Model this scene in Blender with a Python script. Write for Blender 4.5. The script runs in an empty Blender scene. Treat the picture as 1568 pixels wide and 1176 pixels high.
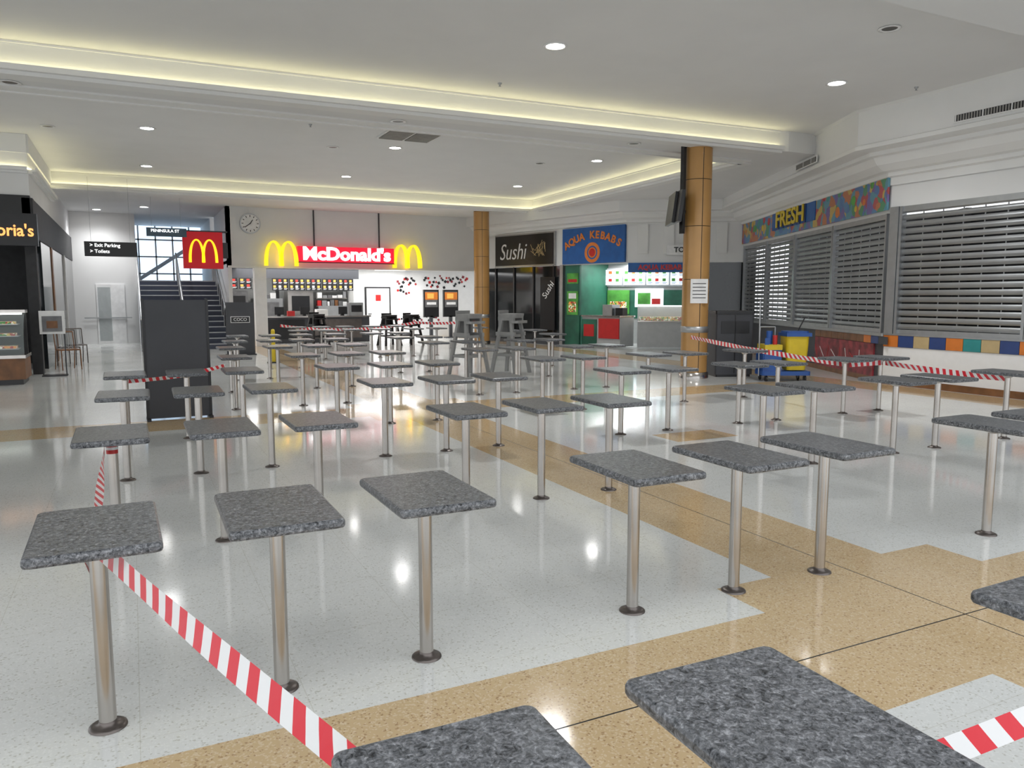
import bpy, math, random
from mathutils import Vector, Matrix
random.seed(7)
scene=bpy.context.scene
COL=scene.collection
# ------------------------------------------------------------------ materials
def new_mat(name):
    m=bpy.data.materials.new(name); m.use_nodes=True
    return m, m.node_tree, m.node_tree.nodes["Principled BSDF"]
def pmat(name,col,rough=0.5,metal=0.0,var=0.06,scale=6.0,spec=0.5,bump=0.0,coat=0.0):
    m,nt,b=new_mat(name)
    tc=nt.nodes.new("ShaderNodeTexCoord"); n=nt.nodes.new("ShaderNodeTexNoise")
    n.inputs["Scale"].default_value=scale; n.inputs["Detail"].default_value=3
    nt.links.new(tc.outputs["Object"],n.inputs["Vector"])
    r=nt.nodes.new("ShaderNodeValToRGB")
    c0=[max(0,c*(1-var)) for c in col]; c1=[min(1,c*(1+var)) for c in col]
    r.color_ramp.elements[0].color=(*c0,1); r.color_ramp.elements[1].color=(*c1,1)
    r.color_ramp.elements[0].position=0.35; r.color_ramp.elements[1].position=0.65
    nt.links.new(n.outputs["Fac"],r.inputs["Fac"]); nt.links.new(r.outputs["Color"],b.inputs["Base Color"])
    b.inputs["Roughness"].default_value=rough; b.inputs["Metallic"].default_value=metal
    b.inputs["Specular IOR Level"].default_value=spec; b.inputs["Coat Weight"].default_value=coat
    if bump>0:
        bp=nt.nodes.new("ShaderNodeBump"); bp.inputs["Strength"].default_value=bump; bp.inputs["Distance"].default_value=0.005
        nt.links.new(n.outputs["Fac"],bp.inputs["Height"]); nt.links.new(bp.outputs["Normal"],b.inputs["Normal"])
    return m
def emat(name,col,strength):
    m,nt,b=new_mat(name)
    b.inputs["Base Color"].default_value=(*col,1); b.inputs["Emission Color"].default_value=(*col,1)
    b.inputs["Emission Strength"].default_value=strength; b.inputs["Roughness"].default_value=0.5
    return m
def terrazzo(name,base,dark,light):
    m,nt,b=new_mat(name); N=nt.nodes; L=nt.links
    tc=N.new("ShaderNodeTexCoord")
    v=N.new("ShaderNodeTexVoronoi"); v.inputs["Scale"].default_value=130; L.new(tc.outputs["Object"],v.inputs["Vector"])
    bw=N.new("ShaderNodeSeparateColor"); L.new(v.outputs["Color"],bw.inputs[0])
    r=N.new("ShaderNodeValToRGB"); cr=r.color_ramp; cr.interpolation='CONSTANT'
    cr.elements[0].position=0; cr.elements[0].color=(*dark,1)
    cr.elements[1].position=0.06; cr.elements[1].color=(*base,1)
    e=cr.elements.new(0.80); e.color=(*light,1)
    L.new(bw.outputs[0],r.inputs["Fac"])
    n=N.new("ShaderNodeTexNoise"); n.inputs["Scale"].default_value=0.9; n.inputs["Detail"].default_value=4
    L.new(tc.outputs["Object"],n.inputs["Vector"])
    mr=N.new("ShaderNodeMapRange"); mr.inputs[1].default_value=0.3; mr.inputs[2].default_value=0.7; mr.inputs[3].default_value=0.96; mr.inputs[4].default_value=1.02
    L.new(n.outputs["Fac"],mr.inputs[0])
    br=N.new("ShaderNodeTexBrick"); br.offset=0.0; br.inputs["Scale"].default_value=1.0
    br.inputs["Brick Width"].default_value=0.62; br.inputs["Row Height"].default_value=0.62
    br.inputs["Mortar Size"].default_value=0.002; br.inputs["Mortar Smooth"].default_value=0.1
    br.inputs["Color1"].default_value=(1,1,1,1); br.inputs["Color2"].default_value=(0.985,0.985,0.985,1); br.inputs["Mortar"].default_value=(0.86,0.85,0.82,1)
    mp=N.new("ShaderNodeMapping"); mp.inputs["Location"].default_value=(0.05,0.08,0); L.new(tc.outputs["Object"],mp.inputs["Vector"]); L.new(mp.outputs[0],br.inputs["Vector"])
    m1=N.new("ShaderNodeMix"); m1.data_type='RGBA'; m1.blend_type='MULTIPLY'; m1.inputs[0].default_value=1
    L.new(r.outputs["Color"],m1.inputs[6]); L.new(br.outputs["Color"],m1.inputs[7])
    m2=N.new("ShaderNodeMix"); m2.data_type='RGBA'; m2.blend_type='MULTIPLY'; m2.inputs[0].default_value=1
    L.new(m1.outputs[2],m2.inputs[6]); L.new(mr.outputs[0],m2.inputs[7])
    L.new(m2.outputs[2],b.inputs["Base Color"])
    mr2=N.new("ShaderNodeMapRange"); mr2.inputs[1].default_value=0.3; mr2.inputs[2].default_value=0.7; mr2.inputs[3].default_value=0.07; mr2.inputs[4].default_value=0.12
    L.new(n.outputs["Fac"],mr2.inputs[0]); L.new(mr2.outputs[0],b.inputs["Roughness"])
    b.inputs["Specular IOR Level"].default_value=0.5
    return m
def granite():
    m,nt,b=new_mat("granite_grey"); N=nt.nodes; L=nt.links
    tc=N.new("ShaderNodeTexCoord"); oi=N.new("ShaderNodeObjectInfo")
    ad=N.new("ShaderNodeVectorMath"); ad.operation='ADD'; mu=N.new("ShaderNodeVectorMath"); mu.operation='SCALE'
    cx=N.new("ShaderNodeCombineXYZ"); L.new(oi.outputs["Random"],cx.inputs[0]); L.new(oi.outputs["Random"],cx.inputs[1])
    L.new(cx.outputs[0],mu.inputs[0]); mu.inputs["Scale"].default_value=37.0
    L.new(tc.outputs["Object"],ad.inputs[0]); L.new(mu.outputs[0],ad.inputs[1])
    n=N.new("ShaderNodeTexNoise"); n.inputs["Scale"].default_value=55; n.inputs["Detail"].default_value=7; n.inputs["Roughness"].default_value=0.78; n.inputs["Distortion"].default_value=0.8
    L.new(ad.outputs[0],n.inputs["Vector"])
    r=N.new("ShaderNodeValToRGB"); cr=r.color_ramp
    cr.elements[0].position=0.36; cr.elements[0].color=(0.010,0.011,0.013,1)
    cr.elements[1].position=0.68; cr.elements[1].color=(0.34,0.35,0.365,1)
    e=cr.elements.new(0.44); e.color=(0.080,0.085,0.092,1)
    e=cr.elements.new(0.55); e.color=(0.165,0.17,0.18,1)
    L.new(n.outputs["Fac"],r.inputs["Fac"])
    v=N.new("ShaderNodeTexVoronoi"); v.inputs["Scale"].default_value=150; L.new(ad.outputs[0],v.inputs["Vector"])
    sc=N.new("ShaderNodeSeparateColor"); L.new(v.outputs["Color"],sc.inputs[0])
    mr=N.new("ShaderNodeMapRange"); mr.inputs[3].default_value=0.6; mr.inputs[4].default_value=1.45; L.new(sc.outputs[0],mr.inputs[0])
    mx=N.new("ShaderNodeMix"); mx.data_type='RGBA'; mx.blend_type='MULTIPLY'; mx.inputs[0].default_value=0.85
    L.new(r.outputs["Color"],mx.inputs[6]); L.new(mr.outputs[0],mx.inputs[7]); L.new(mx.outputs[2],b.inputs["Base Color"])
    b.inputs["Roughness"].default_value=0.28; b.inputs["Specular IOR Level"].default_value=0.4
    return m
def pattern_mat(name,cols,scale,emit=0.0,distort=0.0):
    m,nt,b=new_mat(name); N=nt.nodes; L=nt.links
    tc=N.new("ShaderNodeTexCoord"); v=N.new("ShaderNodeTexVoronoi"); v.inputs["Scale"].default_value=scale
    if distort:
        n=N.new("ShaderNodeTexNoise"); n.inputs["Scale"].default_value=2.5; L.new(tc.outputs["Object"],n.inputs["Vector"])
        s=N.new("ShaderNodeVectorMath"); s.operation='SCALE'; s.inputs["Scale"].default_value=distort; L.new(n.outputs["Color"],s.inputs[0])
        a=N.new("ShaderNodeVectorMath"); a.operation='ADD'; L.new(tc.outputs["Object"],a.inputs[0]); L.new(s.outputs[0],a.inputs[1]); L.new(a.outputs[0],v.inputs["Vector"])
    else: L.new(tc.outputs["Object"],v.inputs["Vector"])
    sc=N.new("ShaderNodeSeparateColor"); L.new(v.outputs["Color"],sc.inputs[0])
    r=N.new("ShaderNodeValToRGB"); cr=r.color_ramp; cr.interpolation='CONSTANT'
    while len(cr.elements)<len(cols): cr.elements.new(0.5)
    for i,c in enumerate(cols): cr.elements[i].position=i/len(cols); cr.elements[i].color=(*c,1)
    L.new(sc.outputs[0],r.inputs["Fac"]); L.new(r.outputs["Color"],b.inputs["Base Color"])
    if emit: L.new(r.outputs["Color"],b.inputs["Emission Color"]); b.inputs["Emission Strength"].default_value=emit
    b.inputs["Roughness"].default_value=0.35
    return m
def tape_mat():
    m,nt,b=new_mat("tape_red_white"); N=nt.nodes; L=nt.links
    uv=N.new("ShaderNodeUVMap"); w=N.new("ShaderNodeSeparateXYZ"); L.new(uv.outputs[0],w.inputs[0])
    a=N.new("ShaderNodeMath"); a.operation='MULTIPLY_ADD'; a.inputs[1].default_value=0.4; L.new(w.outputs[1],a.inputs[0]); L.new(w.outputs[0],a.inputs[2])
    f=N.new("ShaderNodeMath"); f.operation='FRACT'; L.new(a.outputs[0],f.inputs[0])
    g=N.new("ShaderNodeMath"); g.operation='GREATER_THAN'; g.inputs[1].default_value=0.5; L.new(f.outputs[0],g.inputs[0])
    mx=N.new("ShaderNodeMix"); mx.data_type='RGBA'; mx.inputs[6].default_value=(0.68,0.012,0.03,1); mx.inputs[7].default_value=(0.80,0.80,0.80,1)
    L.new(g.outputs[0],mx.inputs[0]); L.new(mx.outputs[2],b.inputs["Base Color"]); b.inputs["Roughness"].default_value=0.35
    return m
def glass_mat(name,col,alpha,rough=0.03):
    m,nt,b=new_mat(name); b.inputs["Base Color"].default_value=(*col,1); b.inputs["Alpha"].default_value=alpha; b.inputs["Roughness"].default_value=rough
    return m
M={}
M['white']=pmat("paint_ceiling",(0.72,0.72,0.72),0.75,var=0.015,scale=1.2)
M['cornice']=pmat("paint_cornice",(0.76,0.76,0.75),0.6,var=0.015,scale=1.5)
M['wall']=pmat("paint_wall",(0.74,0.74,0.735),0.6,var=0.02,scale=1.0)
M['shopwhite']=pmat("shop_white",(0.84,0.84,0.84),0.4,var=0.02)
M['greyfront']=pmat("counter_front_grey",(0.40,0.41,0.41),0.4,var=0.04)
M['midgrey']=pmat("equipment_grey",(0.16,0.16,0.165),0.4,0.3,var=0.15)
M['terr']=terrazzo("terrazzo_white",(0.71,0.72,0.70),(0.55,0.55,0.51),(0.76,0.77,0.75))
M['tan']=terrazzo("terrazzo_tan",(0.60,0.44,0.25),(0.41,0.27,0.14),(0.68,0.54,0.35))
M['joint']=pmat("joint_black",(0.015,0.015,0.015),0.4)
M['granite']=granite()
M['steel']=pmat("brushed_steel",(0.52,0.49,0.46),0.22,1.0,var=0.08,scale=3)
M['steeldark']=pmat("steel_dark",(0.16,0.14,0.13),0.35,0.9,var=0.1)
M['alu']=pmat("aluminium",(0.42,0.43,0.44),0.38,0.85,var=0.05)
M['slat']=pmat("shutter_slat",(0.33,0.34,0.35),0.36,0.75,var=0.08,scale=2)
M['black']=pmat("black_satin",(0.012,0.012,0.014),0.35)
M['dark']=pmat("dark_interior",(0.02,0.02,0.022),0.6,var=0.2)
M['char']=pmat("charcoal_panel",(0.050,0.052,0.060),0.5,var=0.06,scale=2)
M['stair']=pmat("stair_blue_grey",(0.045,0.055,0.085),0.5)
M['gold']=pmat("pillar_cladding",(0.46,0.25,0.08),0.33,0.1,var=0.07,scale=1.5,coat=0.2)
M['led']=emat("led_strip_warm",(1.0,0.92,0.55),7.0)
M['lamp']=emat("downlight_glow",(1.0,0.98,0.95),28.0)
M['panel']=emat("ceiling_light_panel",(1.0,0.98,0.95),6.0)
M['redE']=emat("sign_red_lit",(0.80,0.010,0.04),0.55)
M['redbox']=emat("sign_red_box",(0.45,0.008,0.015),0.3)
M['yelE']=emat("arch_yellow_lit",(1.0,0.76,0.02),0.65)
M['whE']=emat("sign_white_lit",(1,1,1),1.2)
M['red']=pmat("red_plastic",(0.5,0.02,0.02),0.35)
M['reddark']=pmat("red_panel_print",(0.26,0.03,0.04),0.4,var=0.5,scale=5)
M['yellow']=pmat("yellow_plastic",(0.66,0.49,0.02),0.4)
M['blue']=pmat("blue_plastic",(0.015,0.08,0.32),0.35)
M['bluesign']=pmat("blue_sign",(0.01,0.10,0.34),0.4,var=0.1)
M['bluegrey']=pmat("sign_bluegrey",(0.05,0.09,0.13),0.4,var=0.1)
M['orange']=pmat("orange_paint",(0.65,0.19,0.03),0.4)
M['teal']=pmat("teal_tile",(0.03,0.26,0.26),0.3)
M['navy']=pmat("navy_tile",(0.03,0.06,0.20),0.3)
M['tantile']=pmat("tan_tile",(0.50,0.38,0.20),0.3)
M['brown']=pmat("brown_wood",(0.20,0.085,0.03),0.4,var=0.25,scale=4)
M['green']=pmat("green_wall",(0.02,0.12,0.075),0.45,var=0.3,scale=1.5)
M['leaf']=pmat("leaf_green",(0.08,0.32,0.05),0.45,var=0.3,scale=3)
M['greyplastic']=pmat("grey_plastic",(0.30,0.30,0.295),0.5)
M['lid']=pmat("downlight_trim",(0.8,0.8,0.8),0.4)
M['offlamp']=pmat("downlight_off",(0.10,0.09,0.08),0.3,0.3)
M['vent']=pmat("vent_grey",(0.30,0.29,0.27),0.6)
M['glass']=glass_mat("clear_glass",(0.7,0.8,0.8),0.22)
M['darkglass']=pmat("dark_glass",(0.015,0.018,0.02),0.08,spec=0.6)
M['paper']=pmat("paper_white",(0.8,0.8,0.8),0.6)
M['kE']=emat("menu_backlit_white",(0.80,0.90,0.95),0.75)
M['sE1']=emat("menu_food_gold",(0.55,0.30,0.06),0.5); M['sE2']=emat("menu_text_grey",(0.5,0.5,0.5),0.5); M['sE3']=emat("menu_red",(0.45,0.03,0.02),0.5)
M['food']=pattern_mat("food_display",[(0.05,0.2,0.04),(0.6,0.25,0.05),(0.7,0.7,0.6),(0.3,0.03,0.02),(0.5,0.4,0.1)],22,0.3)
M['fresh']=pattern_mat("mural_print",[(0.08,0.18,0.40),(0.48,0.17,0.07),(0.10,0.28,0.37),(0.55,0.38,0.09),(0.17,0.12,0.34),(0.08,0.26,0.13),(0.10,0.23,0.42),(0.42,0.07,0.08)],5.5,0,0.35)
M['day']=emat("daylight_window",(0.62,0.80,1.0),1.2)
M['orE']=emat("cafe_letter",(1.0,0.42,0.12),0.9)
M['cab']=emat("cabinet_light",(0.9,1.0,0.95),2.0)
M['tape']=tape_mat()
# ------------------------------------------------------------------ mesh builder
class MB:
    def __init__(s): s.v=[]; s.f=[]; s.m=[]; s.sm=[]; s.mats=[]
    def mi(s,k):
        mat=M[k]
        if mat not in s.mats: s.mats.append(mat)
        return s.mats.index(mat)
    def add(s,vs,fs,k,smooth=False):
        o=len(s.v); s.v+= [tuple(v) for v in vs]; i=s.mi(k)
        for f in fs: s.f.append([a+o for a in f]); s.m.append(i); s.sm.append(smooth)
    def box(s,a,b,k,T=None):
        x0,y0,z0=a; x1,y1,z1=b
        vs=[Vector(p) for p in [(x0,y0,z0),(x1,y0,z0),(x1,y1,z0),(x0,y1,z0),(x0,y0,z1),(x1,y0,z1),(x1,y1,z1),(x0,y1,z1)]]
        if T: vs=[T@v for v in vs]
        s.add(vs,[(0,3,2,1),(4,5,6,7),(0,1,5,4),(1,2,6,5),(2,3,7,6),(3,0,4,7)],k)
    def cyl(s,p0,p1,r0,k,seg=20,r1=None,cap=True,smooth=True):
        p0=Vector(p0); p1=Vector(p1); r1=r0 if r1 is None else r1
        d=(p1-p0).normalized(); up=Vector((0,0,1)) if abs(d.z)<0.95 else Vector((1,0,0))
        a=d.cross(up).normalized(); b=d.cross(a)
        vs=[]
        for p,r in((p0,r0),(p1,r1)):
            for i in range(seg):
                t=2*math.pi*i/seg; vs.append(p+a*r*math.cos(t)+b*r*math.sin(t))
        s.add(vs,[(i,(i+1)%seg,seg+(i+1)%seg,seg+i) for i in range(seg)],k,smooth)
        if cap: s.add(vs,[tuple(range(seg))[::-1],tuple(range(seg,2*seg))],k)
    def lathe(s,c,prof,k,seg=32):
        vs=[]
        for r,z in prof:
            for i in range(seg):
                t=2*math.pi*i/seg; vs.append((c[0]+r*math.cos(t),c[1]+r*math.sin(t),z))
        n=len(prof); fs=[]
        for j in range(n-1):
            for i in range(seg): fs.append((j*seg+i,j*seg+(i+1)%seg,(j+1)*seg+(i+1)%seg,(j+1)*seg+i))
        s.add(vs,fs,k,True)
    def prism(s,pts,z0,z1,k):
        n=len(pts); vs=[(x,y,z0) for x,y in pts]+[(x,y,z1) for x,y in pts]
        s.add(vs,[tuple(range(n))[::-1],tuple(range(n,2*n))]+[(i,(i+1)%n,n+(i+1)%n,n+i) for i in range(n)],k)
    def loft(s,rings,k,smooth=False,cap=True):
        n=len(rings[0]); vs=[p for r in rings for p in r]; fs=[]
        for j in range(len(rings)-1):
            for i in range(n): fs.append((j*n+i,j*n+(i+1)%n,(j+1)*n+(i+1)%n,(j+1)*n+i))
        s.add(vs,fs,k,smooth)
        if cap: s.add(vs,[tuple(range(n))[::-1],tuple(range((len(rings)-1)*n,len(rings)*n))],k)
    def mesh(s,name):
        me=bpy.data.meshes.new(name); me.from_pydata(s.v,[],s.f)
        for mt in s.mats: me.materials.append(mt)
        me.polygons.foreach_set("material_index",s.m); me.polygons.foreach_set("use_smooth",s.sm); me.update()
        return me
    def obj(s,name,loc=(0,0,0),rz=0,parent=None):
        o=bpy.data.objects.new(name,s.mesh(name)); COL.objects.link(o); o.location=loc; o.rotation_euler=(0,0,rz)
        if parent: o.parent=parent
        return o
def empty(name,loc=(0,0,0),rz=0):
    o=bpy.data.objects.new(name,None); COL.objects.link(o); o.location=loc; o.rotation_euler=(0,0,rz); return o
def text(name,body,size,k,loc,rot=(math.pi/2,0,0),ext=0.01,off=0.0,parent=None,sx=1.0,align='CENTER',shear=0):
    cu=bpy.data.curves.new(name,"FONT"); cu.body=body; cu.size=size; cu.extrude=ext; cu.offset=off; cu.align_x=align; cu.align_y='CENTER'; cu.shear=shear; cu.resolution_u=3
    t=bpy.data.objects.new(name+"_c",cu); COL.objects.link(t)
    dg=bpy.context.evaluated_depsgraph_get(); me=bpy.data.meshes.new_from_object(t.evaluated_get(dg))
    bpy.data.objects.remove(t); me.materials.clear(); me.materials.append(M[k])
    o=bpy.data.objects.new(name,me); COL.objects.link(o); o.location=loc; o.rotation_euler=rot; o.scale=(sx,1,1)
    if parent: o.parent=parent
    return o
def rrect(w,d,r,n=5):
    pts=[]
    for cx,cy,a0 in((w/2-r,d/2-r,0),(-w/2+r,d/2-r,90),(-w/2+r,-d/2+r,180),(w/2-r,-d/2+r,270)):
        for i in range(n+1):
            a=math.radians(a0+90*i/n); pts.append((cx+r*math.cos(a),cy+r*math.sin(a)))
    return pts
def menu(b,x0,x1,y,z0,z1,back,items,rows=2,cols=3,text_k=None):
    """backlit menu panel: a flat board with small picture tiles and text rules"""
    b.box((x0,y,z0),(x1,y+0.06,z1),back)
    w=(x1-x0)/cols; h=(z1-z0)/rows
    for i in range(cols):
        for j in range(rows):
            cx=x0+w*(i+0.5); cz=z0+h*(j+0.5)
            b.box((cx-w*0.32,y-0.006,cz-h*0.05),(cx+w*0.15,y,cz+h*0.33),items[(i*2+j*3)%len(items)])
            if text_k:
                b.box((cx-w*0.32,y-0.006,cz-h*0.2),(cx+w*0.35,y,cz-h*0.14),text_k); b.box((cx-w*0.32,y-0.006,cz-h*0.34),(cx+w*0.2,y,cz-h*0.28),text_k)
# ------------------------------------------------------------------ floor
def tan_at(x,y):
    if x>12.9 : return False
    if 1.94<y<2.87: return True
    if 3.29<x<4.23: return True
    if 2.88<x<4.67 and 1.94<y<3.24: return True
    if 10.3<y<11.2: return True
    if 2.88<x<4.67 and 9.9<y<11.6: return True
    if 11.75<x<12.7: return True
    if 5.5<x<6.4 and 6.9<y<7.4: return True
    if -6.2<x<-5.3: return True
    return False
xs=sorted(set([-14,-6.2,-5.3,2.88,3.29,3.796,3.804,4.23,4.67,5.5,6.4,11.75,12.7,19.5]))
ys=sorted(set([-6,1.94,2.396,2.404,2.87,3.24,6.9,7.4,9.9,10.3,10.746,10.754,11.2,11.6,24,40]))
b=MB()
for i in range(len(xs)-1):
    for j in range(len(ys)-1):
        x0,x1,y0,y1=xs[i],xs[i+1],ys[j],ys[j+1]; cx=(x0+x1)/2; cy=(y0+y1)/2
        k='tan' if tan_at(cx,cy) else 'terr'
        if x1-x0<0.01 or (y1-y0<0.01): k='joint' 
        b.add([(x0,y0,0),(x1,y0,0),(x1,y1,0),(x0,y1,0)],[(0,1,2,3)],k)
b.obj("floor")
# ------------------------------------------------------------------ ceiling (unseen opening, added to let sky light in, at y<2.5)
ZS,ZC=4.6,5.0
b=MB()
b.box((-14,2.5,ZC),(19.5,27.6,ZC+0.1),'white')
b.box((-14,2.5,ZS),(12.0,5.65,ZC-0.001),'white')
b.prism([(-14,12.75),(12.0,12.05),(12.2,12.0),(12.2,13.35),(-14,13.45)],ZS,ZC-0.001,'white')
b.prism([(12.2,12.0),(19.5,12.0),(19.5,27.6),(12.7,27.6),(12.7,24.2),(12.2,13.35)],ZS,ZC-0.001,'white')
b.prism([(-1.8,24.4),(12.7,24.2),(12.7,27.6),(-1.8,27.6)],ZS,ZC-0.001,'white')
b.box((-1.8,27.6,ZS),(4.0,36.5,ZC),'white')
b.box((-9,19.2,3.7),(-1.8,36.5,ZC-0.001),'white')
b.obj("ceiling")
def cove(n,p,q,nrm,z):
    p=Vector((*p,0)); q=Vector((*q,0)); d=(q-p); L=d.length; d.normalize(); nn=Vector((*nrm,0))
    T=Matrix(((d.x,nn.x,0,p.x),(d.y,nn.y,0,p.y),(0,0,1,0),(0,0,0,1)))
    b=MB()
    b.box((0,0,z),(L,0.16,z+0.035),'cornice',T)
    b.box((0,0.13,z+0.035),(L,0.16,z+0.075),'cornice',T)
    b.box((0,0,z-0.05),(L,0.08,z),'cornice',T)
    b.box((0,-0.30,z-0.03),(L,0,z),'cornice',T)
    b.box((0,0.03,z+0.04),(L,0.055,z+0.055),'led',T)
    b.box((0,0,z+0.37),(L,0.035,ZC-0.003),'cornice',T)
    return b.obj("trim_%d"%n)
cove(1,(-14,12.75),(12.0,12.05),(0,-1),ZS)
cove(2,(-1.8,24.4),(12.7,24.2),(0,-1),ZS)
cove(3,(12.2,13.35),(12.7,24.2),(-1,0),ZS)
cove(4,(-9,19.2),(-1.8,19.2),(0,-1),4.25)
cove(5,(-1.8,19.2),(-1.8,24.4),(1,0),4.25)
cove(6,(12.2,13.35),(-14,13.45),(0,1),ZS)
# ------------------------------------------------------------------ right hand walls
P0=(12.8,-4.0); P1=(12.8,10.0); P2=(17.0,18.4); P3=(14.1,20.4); P4=(12.3,26.3); P5=(11.7,27.3)
def sweep(name,path,miters,prof,k='cornice'):
    b=MB(); rings=[]
    for p,m in zip(path,miters): rings.append([(p[0]+m[0]*d,p[1]+m[1]*d,z) for d,z in prof])
    n=len(prof); vs=[q for r in rings for q in r]; fs=[]
    for j in range(len(rings)-1):
        for i in range(n-1): fs.append((j*n+i,j*n+i+1,(j+1)*n+i+1,(j+1)*n+i))
    b.add(vs,fs,k); return b.obj(name)
prof=[(0.03,3.7),(0.03,3.84),(0.1,3.86),(0.1,3.93),(0.2,3.95),(0.34,4.05),(0.42,4.18),(0.5,4.2),(0.5,4.27),(0.8,4.29),(0.8,4.36),(0.76,4.38),(0.76,4.97),(0.84,5.0)]
sweep("trim_7",[P0,P1,P2],[(-1,0),(-1,.236),(-.894,.447)],prof)
prof2=[(0.03,3.9),(0.03,3.95),(0.08,3.97),(0.08,4.05),(0.2,4.1),(0.3,4.2),(0.3,4.26),(0.45,4.28),(0.45,4.6)]
sweep("trim_8",[(17.6,18.0),P3,P4,P5],[(-.57,-.83),(-1.2,-0.62),(-.9,-.4),(-.8,-.5)],prof2)
def frame(pl,pr):
    return (pl[0],pl[1],0), math.atan2(pr[1]-pl[1],pr[0]-pl[0]), math.hypot(pr[0]-pl[0],pr[1]-pl[1])
loc,rz,L2=frame(P1,P0)
b=MB()
b.box((0,0,0.12),(L2,0.25,0.71),'shopwhite'); b.box((0,-0.02,0),(L2,0.25,0.12),'brown')
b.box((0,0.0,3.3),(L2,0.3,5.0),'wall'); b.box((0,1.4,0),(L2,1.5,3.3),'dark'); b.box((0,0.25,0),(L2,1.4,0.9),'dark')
b.box((0,-0.03,0.93),(L2,0.25,0.96),'alu')
b.obj("wall_right",loc,rz)
b=MB(); x=0.0; seq=['orange','navy','tantile','navy','orange','teal','tantile','navy']; i=0
while x<L2-0.3:
    b.box((x+0.004,-0.02,0.715),(x+0.31,0.0,0.928),seq[i%8]); x+=0.314; i+=1
b.obj("trim_9",loc,rz)
def shutter(x0,x1,z0=0.96,z1=3.2,loc=None,rz=0,pitch=0.115):
    b=MB(); z=z0+0.09
    b.box((x0,0.02,z0),(x1,0.07,z0+0.08),'alu')
    while z<z1-0.1:
        n=4; vs=[]; h=pitch*0.74
        for xx in (x0,x1):
            for j in range(n+1):
                a=math.pi*j/n; vs.append((xx,0.045-0.018*math.sin(a),z+h*j/n))
            vs.append((xx,0.06,z+h)); vs.append((xx,0.06,z))
        m=n+3; b.add(vs,[(j,j+1,m+j+1,m+j) for j in range(m-1)]+[(m-1,0,m,2*m-1)],'slat'); z+=pitch
    k=int((x1-x0)/0.45)
    for j in range(1,k+1):
        xx=x0+(x1-x0)*j/(k+1); b.box((xx-0.008,0.05,z0),(xx+0.008,0.065,z1),'slat')
    b.box((x0,0.0,z1-0.1),(x1,0.1,z1),'alu')
    for xx in (x0-0.05,x1): b.box((xx,-0.03,z0),(xx+0.05,0.10,z1),'alu')
    return b.obj("roller_shutter",loc,rz)
xx=0.26
while xx<L2-2.3: shutter(xx,xx+2.25,z1=3.3,loc=loc,rz=rz,pitch=0.125); xx+=2.36
b=MB(); b.box((0.02,-0.05,0.96),(0.2,-0.001,3.3),'alu'); b.obj("trim_10",loc,rz)
loc1,rz1,L1=frame(P2,P1)
b=MB()
b.box((0,0,0.08),(L1,0.25,0.93),'char'); b.box((0,-0.03,0),(L1,0.25,0.1),'brown'); b.box((0,-0.05,0.90),(L1,0.25,0.96),'alu')
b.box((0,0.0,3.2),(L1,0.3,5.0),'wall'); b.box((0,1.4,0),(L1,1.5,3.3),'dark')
b.box((L1-3.3,-0.03,0.10),(L1-0.35,0.0,0.74),'reddark'); 
x=L1-3.3; i=0
while x<L1-0.1: b.box((x+0.004,-0.035,0.75),(x+0.31,0.0,0.895),['char','orange','char','orange','navy'][i%5] if x>L1-0.9 else 'brown'); x+=0.314; i+=1
for i in range(9):
    x=L1-3.2+i*0.32; T=Matrix.Translation((x,-0.033,0.42))@Matrix.Rotation(random.uniform(-1.2,1.2),4,'Y'); b.box((-0.012,-0.002,-0.16),(0.012,0,0.16),'paper' if i%2 else 'red',T)
b.obj("wall_right_angled",loc1,rz1)
for a,c in((0.15,2.2),(2.32,4.4),(4.52,6.75),(6.87,9.25)): shutter(a,min(c,L1-0.1),loc=loc1,rz=rz1)
fs=empty("fruit_shop_sign",loc1,rz1)
b=MB(); b.box((0.05,-0.07,3.26),(L1-0.02,-0.035,3.98),'fresh')
frc=random.Random(3)
for i in range(34):
    x=frc.uniform(0.3,L1-0.3); z=frc.uniform(3.38,3.86)
    if 2.7<x<6.1: continue
    r=frc.uniform(0.05,0.12); k=frc.choice(['orange','yellow','red','leaf','teal','tantile']); n=18
    vs=[(x+r*math.cos(2*math.pi*j/n),-0.073,z+r*math.sin(2*math.pi*j/n)) for j in range(n)]; b.add(vs,[tuple(range(n))],k)
b.box((2.9,-0.09,3.42),(5.9,-0.07,3.86),'bluesign'); b.obj("sign_board",parent=fs)
text("sign_letters_shadow","FRESH",0.55,'navy',(4.34,-0.10,3.62),ext=0.01,off=0.03,parent=fs,sx=1.35)
text("sign_letters","FRESH",0.55,'yellow',(4.3,-0.13,3.64),ext=0.01,off=0.012,parent=fs,sx=1.35)
def vent(loc,rz,w,h):
    b=MB(); b.box((0,-0.02,0),(w,0,h),'cornice')
    n=int(w/0.045)
    for i in range(n):
        x=0.03+i*(w-0.06)/n; b.box((x,-0.03,0.02),(x+0.018,-0.018,h-0.02),'vent' if i%10 else 'cornice')
    b.box((0.02,-0.022,0.02),(w-0.02,-0.0201,h-0.02),'dark'); return b.obj("air_vent",loc,rz)
vent((12.04,8.33,4.42),-math.pi/2,1.7,0.14)
q=(16.28-0.447*6.6,18.76-0.894*6.6)
vent((q[0],q[1],4.4),rz1,1.2,0.14)
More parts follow.
